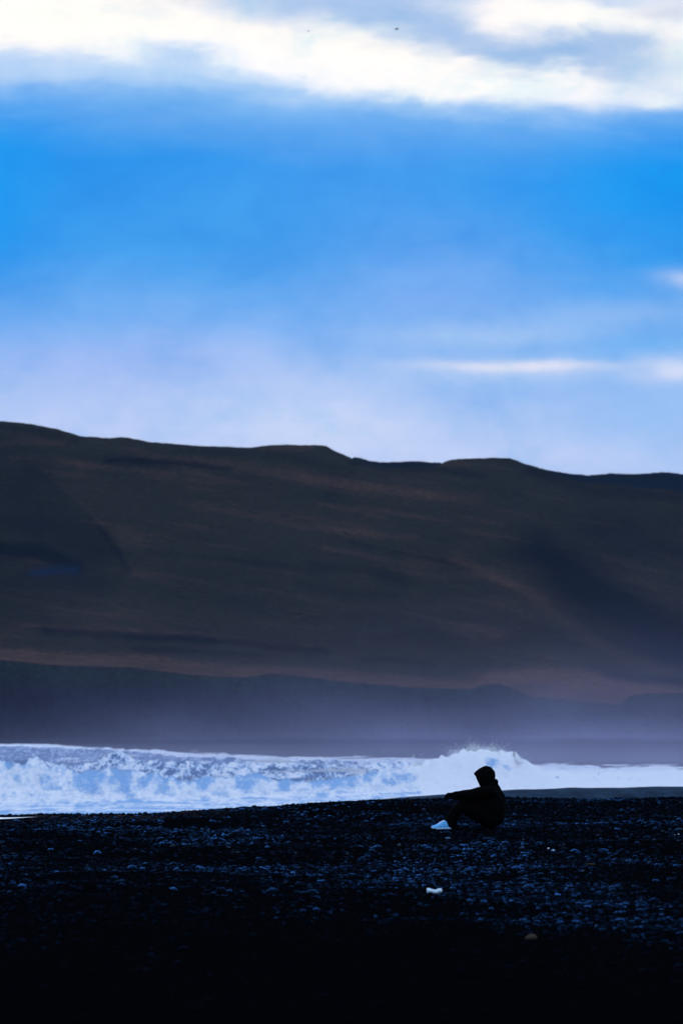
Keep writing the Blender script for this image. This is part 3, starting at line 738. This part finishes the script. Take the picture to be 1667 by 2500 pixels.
# ------------------------------------------------------------------ the sitting person
K = 60.0 / F
PY0 = 60.0
def pl(px, py, d=0.0):
    """point on the figure: photo outline position at the person's distance, d = towards (-) or away from (+) the viewer"""
    return np.array([(px - 1140) * K, d, (2024 - py) * K])
IV, IF = ico(2)
class Blob:
    """tapered limbs and rounded masses merged into one skin"""
    def __init__(self): self.V = []; self.F = []; self.n = 0
    def ball(self, c, r, sc=(1, 1, 1), rot=0.0):
        v = IV * r * np.array(sc); cr, sr = math.cos(rot), math.sin(rot)
        v = np.stack([v[:, 0] * cr - v[:, 2] * sr, v[:, 1], v[:, 0] * sr + v[:, 2] * cr], -1) + np.asarray(c)
        self.V.append(v); self.F.append(IF + self.n); self.n += len(v)
    def limb(self, pts, flat=1.0):
        """pts: (point, radius) chain"""
        for (p, r), (q, r2) in zip(pts[:-1], pts[1:]):
            p = np.asarray(p, float); q = np.asarray(q, float)
            L = np.linalg.norm(q - p); n = max(2, int(L / (0.28 * min(r, r2))) + 1)
            for i in range(n + 1):
                t_ = i / n; self.ball(p + (q - p) * t_, r + (r2 - r) * t_, (1, flat, 1))
    def build(self, name, mat, parent, voxel=0.009, smooth=6, folds=0.0, fs=9.0, seed=1, cut=None):
        o = mesh_obj(name, np.concatenate(self.V), np.concatenate(self.F), mat, None)
        md = o.modifiers.new('r', 'REMESH'); md.mode = 'VOXEL'; md.voxel_size = voxel; md.use_smooth_shade = True
        sm = o.modifiers.new('s', 'SMOOTH'); sm.iterations = smooth; sm.factor = 0.5
        if cut is not None:
            bo = o.modifiers.new('b', 'BOOLEAN'); bo.operation = 'DIFFERENCE'; bo.object = cut; bo.solver = 'EXACT'
        dg = bpy.context.evaluated_depsgraph_get()
        me = bpy.data.meshes.new_from_object(o.evaluated_get(dg))
        bpy.data.objects.remove(o)
        if folds:
            co = np.empty(len(me.vertices) * 3, np.float32); me.vertices.foreach_get('co', co); co = co.reshape(-1, 3)
            no = np.empty(len(me.vertices) * 3, np.float32); me.vertices.foreach_get('normal', no); no = no.reshape(-1, 3)
            w = fbm(co[:, 0] * fs + co[:, 1] * fs * 1.3, co[:, 2] * fs * 1.2 + co[:, 1] * fs, seed, 3)
            co = co + no * (folds * w)[:, None]
            me.vertices.foreach_set('co', co.astype(np.float32).ravel()); me.update()
        me.polygons.foreach_set('use_smooth', np.ones(len(me.polygons), bool))
        me.materials.clear(); me.materials.append(mat); me.name = name
        ob = bpy.data.objects.new(name, me); COL.objects.link(ob); ob.parent = parent
        return ob
BLACK = plain('black_fleece', (0.0018, 0.0019, 0.0022), 1.0, 0.02, (60, 0.3))
DENIM = plain('black_trouser_cloth', (0.0016, 0.0017, 0.002), 1.0, 0.02, (70, 0.3))
HAND_COVER = plain('hand_cover_black', (0.0018, 0.0019, 0.002), 1.0, 0.02)
SKIN = plain('skin', (0.30, 0.20, 0.15), 0.6, 0.2, (40, 0.1))
HAIR = plain('dark_hair', (0.01, 0.008, 0.007), 0.6, 0.2)
SHOE = plain('pale_blue_knit', (0.12, 0.44, 0.80), 0.8, 0.15, (45, 0.25))
SOLE = plain('pale_rubber', (0.30, 0.55, 0.80), 0.7, 0.2)
LACE = plain('white_lace', (0.75, 0.82, 0.88), 0.8, 0.1)
person = bpy.data.objects.new('person', None); COL.objects.link(person)
gx = (1140 - 833.5) / F * PY0
person.location = (gx, PY0, 0.0)
tag(person, 'person in a black hooded jacket sitting on the shingle, arms resting on raised knees', 'person')
SH = (-0.185, 0.185); HP = (-0.10, 0.10); KN = (-0.115, 0.115)
def hand(bl, wrist, d, side, k=1.0):
    """relaxed hand hanging from the wrist: palm, four fingers of unequal length, thumb from the side of the palm"""
    w = np.asarray(wrist)
    p0 = w + np.array([-0.036, 0, 0.014]); p1 = w + np.array([-0.098, 0, 0.012])
    for off_ in (-0.028, -0.010, 0.010, 0.028):
        bl.limb([(p0 + [0, off_ * 0.75, 0], 0.017 * k), (p1 + [0, off_, 0], 0.015 * k)])
    for off_, L in ((-0.031, 0.85), (-0.011, 1.0), (0.010, 0.95), (0.030, 0.74)):
        a = p1 + np.array([0, off_, 0]); b_ = a + np.array([-0.026 * L, off_ * 0.12, -0.020 * L]); c_ = b_ + np.array([-0.010 * L, 0, -0.026 * L]); e_ = c_ + np.array([0.006 * L, 0, -0.020 * L])
        bl.limb([(a, 0.0105 * k), (b_, 0.0095 * k), (c_, 0.0088 * k), (e_, 0.0075 * k)])
    tb = p0 + np.array([-0.012, 0.030 * side, -0.010]); tm = tb + np.array([-0.022, 0.018 * side, -0.022]); te = tm + np.array([-0.020, -0.004 * side, -0.020])
    bl.limb([(tb, 0.0125 * k), (tm, 0.0105 * k), (te, 0.0085 * k)])
ARMS = []
for i, d in enumerate(SH):
    sh = pl(1196, 1932, d); eb = pl(1150, 1940 if i == 0 else 1943, d * 1.05); wr = pl(1109, 1941 if i == 0 else 1945, d * 0.62)
    ARMS.append((sh, eb, wr))
HEADC = pl(1181, 1897); HT = R(18)
def hp(f_, u_, d=0.0):
    """head space: f forward, u up; the head is bowed"""
    return HEADC + np.array([-f_ * math.cos(HT) + u_ * -math.sin(HT) * 1.0, d, -f_ * math.sin(HT) + u_ * math.cos(HT)])
# body: one continuous skin from head to ankles
bl = Blob()
bl.ball(hp(0.0, 0.02), 0.088, (1.03, 0.86, 1.12), -HT)
bl.ball(hp(0.022, -0.035), 0.066, (1, 0.88, 1.15), -HT)
bl.limb([(hp(0.070, 0.012), 0.012), (hp(0.090, -0.018), 0.014)])                 # nose
bl.ball(hp(0.072, -0.020, -0.016), 0.009); bl.ball(hp(0.072, -0.020, 0.016), 0.009)
bl.limb([(hp(0.072, 0.030, -0.045), 0.012), (hp(0.082, 0.033, 0.0), 0.013), (hp(0.072, 0.030, 0.045), 0.012)])   # brow
bl.limb([(hp(0.070, -0.052, -0.020), 0.008), (hp(0.080, -0.052, 0), 0.010), (hp(0.070, -0.052, 0.020), 0.008)])  # mouth
bl.ball(hp(0.060, -0.090), 0.024)                                              # chin
for s_ in (-1, 1): bl.ball(hp(-0.005, -0.004, 0.078 * s_), 0.026, (0.8, 0.35, 1.2), -HT)
bl.limb([(hp(-0.02, -0.06), 0.052), (pl(1196, 1926), 0.06)])
bl.limb([(pl(1199, 1936, -0.10), 0.085), (pl(1199, 1936, 0.10), 0.085)])
bl.limb([(pl(1199, 1938), 0.11), (pl(1205, 1965), 0.115), (pl(1203, 1995), 0.12)], 1.2)
for (sh, eb, wr), s_ in zip(ARMS, (1, -1)):
    bl.limb([(sh, 0.052), (eb, 0.040), (wr, 0.028)]); hand(bl, wr, 0, s_, 0.82)
for d, kd in zip(HP, KN):
    bl.limb([(pl(1198, 2003, d), 0.085), (pl(1127, 1967, kd), 0.056), (pl(1117, 1985, kd), 0.052), (pl(1101, 2012, kd), 0.036)])
    bl.limb([(pl(1103, 2016, kd), 0.030), (pl(1075, 2019, kd), 0.022)])
body = bl.build('body', SKIN, person, 0.0065, 3)
# eyes
for s_ in (-1, 1):
    e = Blob(); e.ball(hp(0.073, 0.008, 0.030 * s_), 0.012); e.build('eye', plain('eye_white', (0.5, 0.5, 0.5), 0.3, 0.4), person, 0.003, 1)
hb = Blob(); hb.ball(hp(-0.022, 0.035), 0.094, (0.98, 0.9, 1.08), -HT); hb.build('hair', HAIR, person, 0.008, 3)
# hooded jacket
bl = Blob()
bl.limb([(pl(1200, 1936, -0.13), 0.085), (pl(1200, 1934, 0), 0.100), (pl(1200, 1936, 0.13), 0.085)])
bl.limb([(pl(1203, 1918), 0.068), (pl(1205, 1928), 0.090), (pl(1206, 1942), 0.128)])
bl.limb([(pl(1200, 1940), 0.150), (pl(1203, 1955), 0.178), (pl(1203, 1972), 0.182), (pl(1203, 1988), 0.172), (pl(1197, 1998), 0.145)], 1.22)
bl.limb([(pl(1193, 2001, -0.10), 0.132), (pl(1193, 2001, 0.10), 0.132)])
bl.limb([(pl(1210, 1994, -0.06), 0.122), (pl(1210, 1994, 0.06), 0.122)])
bl.limb([(pl(1208, 1909, -0.05), 0.034), (pl(1209, 1909, 0), 0.036), (pl(1208, 1909, 0.05), 0.034)])
bl.limb([(pl(1184, 1927, -0.05), 0.055), (pl(1182, 1926, 0.05), 0.055)])
bl.limb([(pl(1158, 1956), 0.115), (pl(1180, 1958), 0.14), (pl(1182, 1985), 0.13)], 1.25)
for k_, (sh, eb, wr) in enumerate(ARMS):
    mid = (sh + eb) / 2
    bl.limb([(sh, 0.085), (mid + [0, 0, 0.006], 0.083), (eb, 0.078), ((eb + wr) / 2 + [0, 0, 0.002], 0.064), (wr + [0.016, 0, 0.002], 0.050)])
    bl.limb([(wr + [0.026, 0, -0.002], 0.054), (wr + [0.012, 0, -0.002], 0.053)])
jacket = bl.build('hooded_jacket', BLACK, person, 0.008, 2, 0.012, 11, 3)
# hood with a hollow for the face
cv = Blob(); cv.ball(hp(0.085, -0.030), 0.082, (1.1, 0.9, 1.45), -HT - 0.12)
cvo = mesh_obj('cut', np.concatenate(cv.V), np.concatenate(cv.F), None)
bl = Blob()
bl.ball(pl(1185.5, 1894.5), 0.139, (1.0, 0.84, 1.05))
bl.ball(pl(1180, 1893), 0.106, (1.0, 0.86, 1.0))
bl.limb([(pl(1164, 1890.5, -0.06), 0.022), (pl(1159, 1889.5, 0), 0.020), (pl(1164, 1890.5, 0.06), 0.022)])
bl.limb([(pl(1176, 1889), 0.088), (pl(1158.5, 1889.3), 0.020)], 1.0)
bl.limb([(pl(1163, 1889.5, -0.065), 0.030), (pl(1172, 1908, -0.075), 0.036), (pl(1178, 1920, -0.05), 0.040)])
bl.limb([(pl(1163, 1889.5, 0.065), 0.030), (pl(1172, 1908, 0.075), 0.036), (pl(1178, 1920, 0.05), 0.040)])
bl.limb([(pl(1189, 1904), 0.110), (pl(1192, 1922), 0.105)])
hood = bl.build('hood', BLACK, jacket, 0.008, 3, 0.006, 14, 8, cut=cvo)
bpy.data.objects.remove(cvo)
# trousers
bl = Blob()
bl.limb([(pl(1198, 2003, -0.08), 0.112), (pl(1198, 2003, 0.08), 0.112)])
for d, kd, dy_ in ((HP[0], KN[0], 0), (HP[1], KN[1], 2)):
    bl.limb([(pl(1195, 2000, d), 0.125), (pl(1160, 1982 + dy_ * 0.3, (d + kd) / 2), 0.118), (pl(1132, 1967 + dy_ * 0.3, kd), 0.090)])
    bl.limb([(pl(1150, 1966, kd), 0.080), (pl(1130, 1965, kd), 0.075)])
    bl.limb([(pl(1129, 1967, kd), 0.088), (pl(1112, 1983, kd), 0.088), (pl(1101, 2001, kd), 0.080), (pl(1103, 2011, kd), 0.074)])
    for ox, oz in ((1100, 2014), (1104, 2018), (1112, 2018)):
        bl.limb([(pl(ox, oz, kd - 0.03), 0.034), (pl(ox, oz, kd + 0.03), 0.034)])
trousers = bl.build('trousers', DENIM, person, 0.008, 2, 0.010, 12, 5)
# black covers added over the hands to keep them dark
for (sh, eb, wr), s_ in zip(ARMS, (1, -1)):
    bl = Blob(); hand(bl, wr, 0, s_, 1.35); bl.limb([(wr + [0.02, 0, 0], 0.036), (wr + [-0.028, 0, 0.008], 0.031)])
    bl.build('hand_cover', HAND_COVER, person, 0.0045, 2)
# running shoes
def shoe(d):
    toe, heel = 1053.0, 1106.0
    L = 40; Wn = 20
    prof = curve([(0, 0.036), (0.05, 0.046), (0.15, 0.054), (0.25, 0.066), (0.38, 0.092), (0.50, 0.114), (0.60, 0.118), (0.80, 0.108), (0.95, 0.104), (1.0, 0.09)])
    wid_ = curve([(0, 0.020), (0.04, 0.034), (0.12, 0.044), (0.30, 0.050), (0.5, 0.043), (0.7, 0.036), (0.9, 0.035), (0.97, 0.028), (1, 0.016)])
    V = []
    for i in range(L + 1):
        u = i / L; x = (toe - 1140 + (heel - toe) * u) * K; hgt = prof(u); w = wid_(u)
        for j in range(Wn + 1):
            a = math.pi * j / Wn
            V.append((x, d - math.cos(a) * w * (1 - 0.25 * math.sin(a) ** 2), 0.026 + (hgt - 0.026) * math.sin(a) ** 0.7 if 0 < j < Wn else 0.022))
    n = Wn + 1
    Fc = [(i * n + j, i * n + j + 1, (i + 1) * n + j + 1, (i + 1) * n + j) for i in range(L) for j in range(Wn)]
    Fc += [(i * n + Wn, i * n, (i + 1) * n, (i + 1) * n + Wn) for i in range(L)]
    up = mesh_obj('shoe', V, Fc, SHOE, person)
    V = []; n = 5
    for i in range(L + 1):
        u = i / L; x = (toe - 1.2 - 1140 + (heel + 2.0 - toe) * u) * K; w = wid_(u) + 0.006; lift = 0.016 * max(0, 1 - u / 0.16) ** 2
        V += [(x, d - w, 0.003 + lift), (x, d - w, 0.028 + lift * 0.8), (x, d + w, 0.028 + lift * 0.8), (x, d + w, 0.003 + lift), (x, d - w, 0.003 + lift)]
    Fc = [(i * n + j, i * n + j + 1, (i + 1) * n + j + 1, (i + 1) * n + j) for i in range(L) for j in range(4)]
    so = mesh_obj('sole', V, Fc, SOLE, up, smooth=False)
    for q in range(4):
        u = 0.30 + 0.075 * q; x = (toe - 1140 + (heel - toe) * u) * K; z = prof(u) + 0.003
        lb = Blob(); lb.limb([((x, d - 0.026, z - 0.014), 0.005), ((x + 0.006, d, z), 0.005), ((x, d + 0.026, z - 0.014), 0.005)])
        mesh_obj('lace', np.concatenate(lb.V), np.concatenate(lb.F), LACE, up)
for kd in KN: shoe(kd)

# ------------------------------------------------------------------ small things lying on the beach
def ground_at(px, py):
    """where the line of sight through a photo point meets the beach"""
    Ys = np.arange(14, 100, 0.02); X = (px - 833.5) / F * Ys
    zray = EYE - (py - HOR) / F * Ys
    k = np.argmax(beach_z(X, Ys) >= zray)
    return X[k], Ys[k], float(beach_z(X[k:k + 1], Ys[k:k + 1])[0])
def rock(name, px, py, size, mat, label, seed, cat='stone', group=None):
    x, y, z = ground_at(px, py)
    v, f = pebble_template(3, seed)
    v = v * (1 + 0.10 * fbm(v[:, 0] * 2.2 + 3, v[:, 1] * 2.2 + v[:, 2] * 1.7, seed, 3))[:, None]
    v = v * np.array(size) * 0.5; v[:, 2] += size[2] * 0.32
    o = mesh_obj(name, v, f, mat, None); o.location = (x, y, z)
    return tag(o, label, cat, None, group)
rock('rock', 998, 1963, (0.135, 0.12, 0.115), plain('black_rock', (0.003, 0.003, 0.0035), 0.95, 0.02, (20, 0.4)), 'round black rock standing on the crest of the beach by the surf', 311, 'rock')
rock('stone', 1299, 2291, (0.068, 0.055, 0.046), plain('tan_stone', (0.042, 0.034, 0.024), 0.9, 0.1, (30, 0.5)), 'single tan stone lying in the dark foreground', 317)
rock('stone', 1438, 2114, (0.11, 0.07, 0.035), plain('rust_stone', (0.022, 0.011, 0.006), 0.9, 0.1, (25, 0.4)), 'flat rust brown stone lying among the dark pebbles', 319)
rock('stone', 1338, 2073, (0.024, 0.024, 0.018), plain('white_quartz', (0.72, 0.78, 0.82), 0.6, 0.3), 'tiny white stone beside a pale blue one', 323)
rock('stone', 1348, 2078, (0.036, 0.03, 0.022), plain('pale_blue_stone', (0.20, 0.40, 0.62), 0.6, 0.3), 'tiny pale blue stone beside a white one', 325)
rock('stone', 1093, 2048, (0.062, 0.05, 0.028), plain('blue_grey_stone', (0.05, 0.15, 0.30), 0.6, 0.3), 'blue grey stone lying just in front of the white shoe', 327)
# slender pale shell on the right
x, y, z = ground_at(1649, 2041)
bl = Blob(); bl.limb([((-0.035, 0, 0.008), 0.005), ((0.0, 0, 0.016), 0.008), ((0.035, 0, 0.022), 0.004)])
sh_ = mesh_obj('shell', np.concatenate(bl.V), np.concatenate(bl.F), plain('bleached_shell', (0.55, 0.68, 0.74), 0.6, 0.2)); sh_.location = (x, y, z)
tag(sh_, 'pale slender shell lying near the far edge of the shingle', 'shell')
# crumpled white scrap: a bottle crushed flat, with its neck to the left
x, y, z = ground_at(1060, 2181)
lit = bpy.data.objects.new('crushed_bottle', None); COL.objects.link(lit); lit.location = (x, y, z)
tag(lit, 'crumpled white plastic scrap lying on the dark pebbles in front of the person', 'litter')
WP = plain('white_plastic', (0.52, 0.72, 0.86), 0.5, 0.3, (50, 0.12))
k = 90 / 2.6; n_, mring = 22, 14
V = []
for i in range(n_ + 1):
    u = i / n_; xx = -0.066 + 0.132 * u
    r = float(np.interp(u, [0, 0.02, 0.10, 0.24, 0.34, 0.42, 0.6, 0.9, 0.97, 1.0], [0.006, 0.018, 0.022, 0.021, 0.0165, 0.019, 0.021, 0.022, 0.020, 0.004]))
    for j in range(mring):
        a = 2 * math.pi * j / mring
        w = 1 + 0.22 * float(fbm(np.array([u * 7.0]), np.array([math.cos(a) * 1.5 + 3 * math.sin(a)]), 331, 3)[0])
        V.append((xx, r * 1.25 * math.cos(a) * w, 0.020 + 0.006 * math.sin(u * 9) + r * 0.92 * math.sin(a) * w))
Fc = [(i * mring + j, i * mring + (j + 1) % mring, (i + 1) * mring + (j + 1) % mring, (i + 1) * mring + j) for i in range(n_) for j in range(mring)]
mesh_obj('bottle_shell', V, Fc, WP, lit)
V = []
for i in range(7):
    xx = -0.067 + 0.022 * i / 6; r = 0.0235 * (1 - 0.25 * (i in (0, 6)))
    for j in range(mring):
        a = 2 * math.pi * j / mring; V.append((xx, r * math.cos(a), 0.024 + r * math.sin(a)))
mesh_obj('bottle_end', V, [(i * mring + j, i * mring + (j + 1) % mring, (i + 1) * mring + (j + 1) % mring, (i + 1) * mring + j) for i in range(6) for j in range(mring)], WP, lit)

# ------------------------------------------------------------------ birds high over the hill
BIRD = plain('dark_plumage', (0.012, 0.013, 0.015), 0.9, 0.1)
def bird(px, py, Y, bank, label):
    c = at(px, py, Y)
    e = bpy.data.objects.new('bird', None); COL.objects.link(e); e.location = c; e.rotation_euler = (0, R(bank), R(25))
    tag(e, label, 'bird', None, 'birds in the sky')
    bl = Blob(); bl.limb([((-0.20, 0, 0.01), 0.02), ((-0.12, 0, 0), 0.055), ((0.02, 0, 0), 0.065), ((0.14, 0, 0.01), 0.035), ((0.19, 0, 0.02), 0.03), ((0.235, 0, 0.015), 0.008)])
    mesh_obj('body', np.concatenate(bl.V), np.concatenate(bl.F), BIRD, e)
    for s_ in (-1, 1):
        V = []
        for (yy, x0, x1, zz) in ((0.03, -0.08, 0.08, 0.02), (0.18, -0.05, 0.10, 0.10), (0.34, -0.08, 0.04, 0.10), (0.46, -0.10, -0.07, 0.05)):
            V += [(x0, yy * s_, zz), (x1, yy * s_, zz + 0.012), ((x0 + x1) / 2, yy * s_, zz - 0.010)]
        Fc = [(i * 3 + j, i * 3 + (j + 1) % 3, (i + 1) * 3 + (j + 1) % 3, (i + 1) * 3 + j) for i in range(3) for j in range(3)]
        mesh_obj('wing', V, Fc, BIRD, e)
bird(969, 60, 480, 20, 'larger dark bird gliding against the grey cloud at the top')
bird(752, 65, 900, -10, 'fainter speck of a bird at the bright cloud edge')
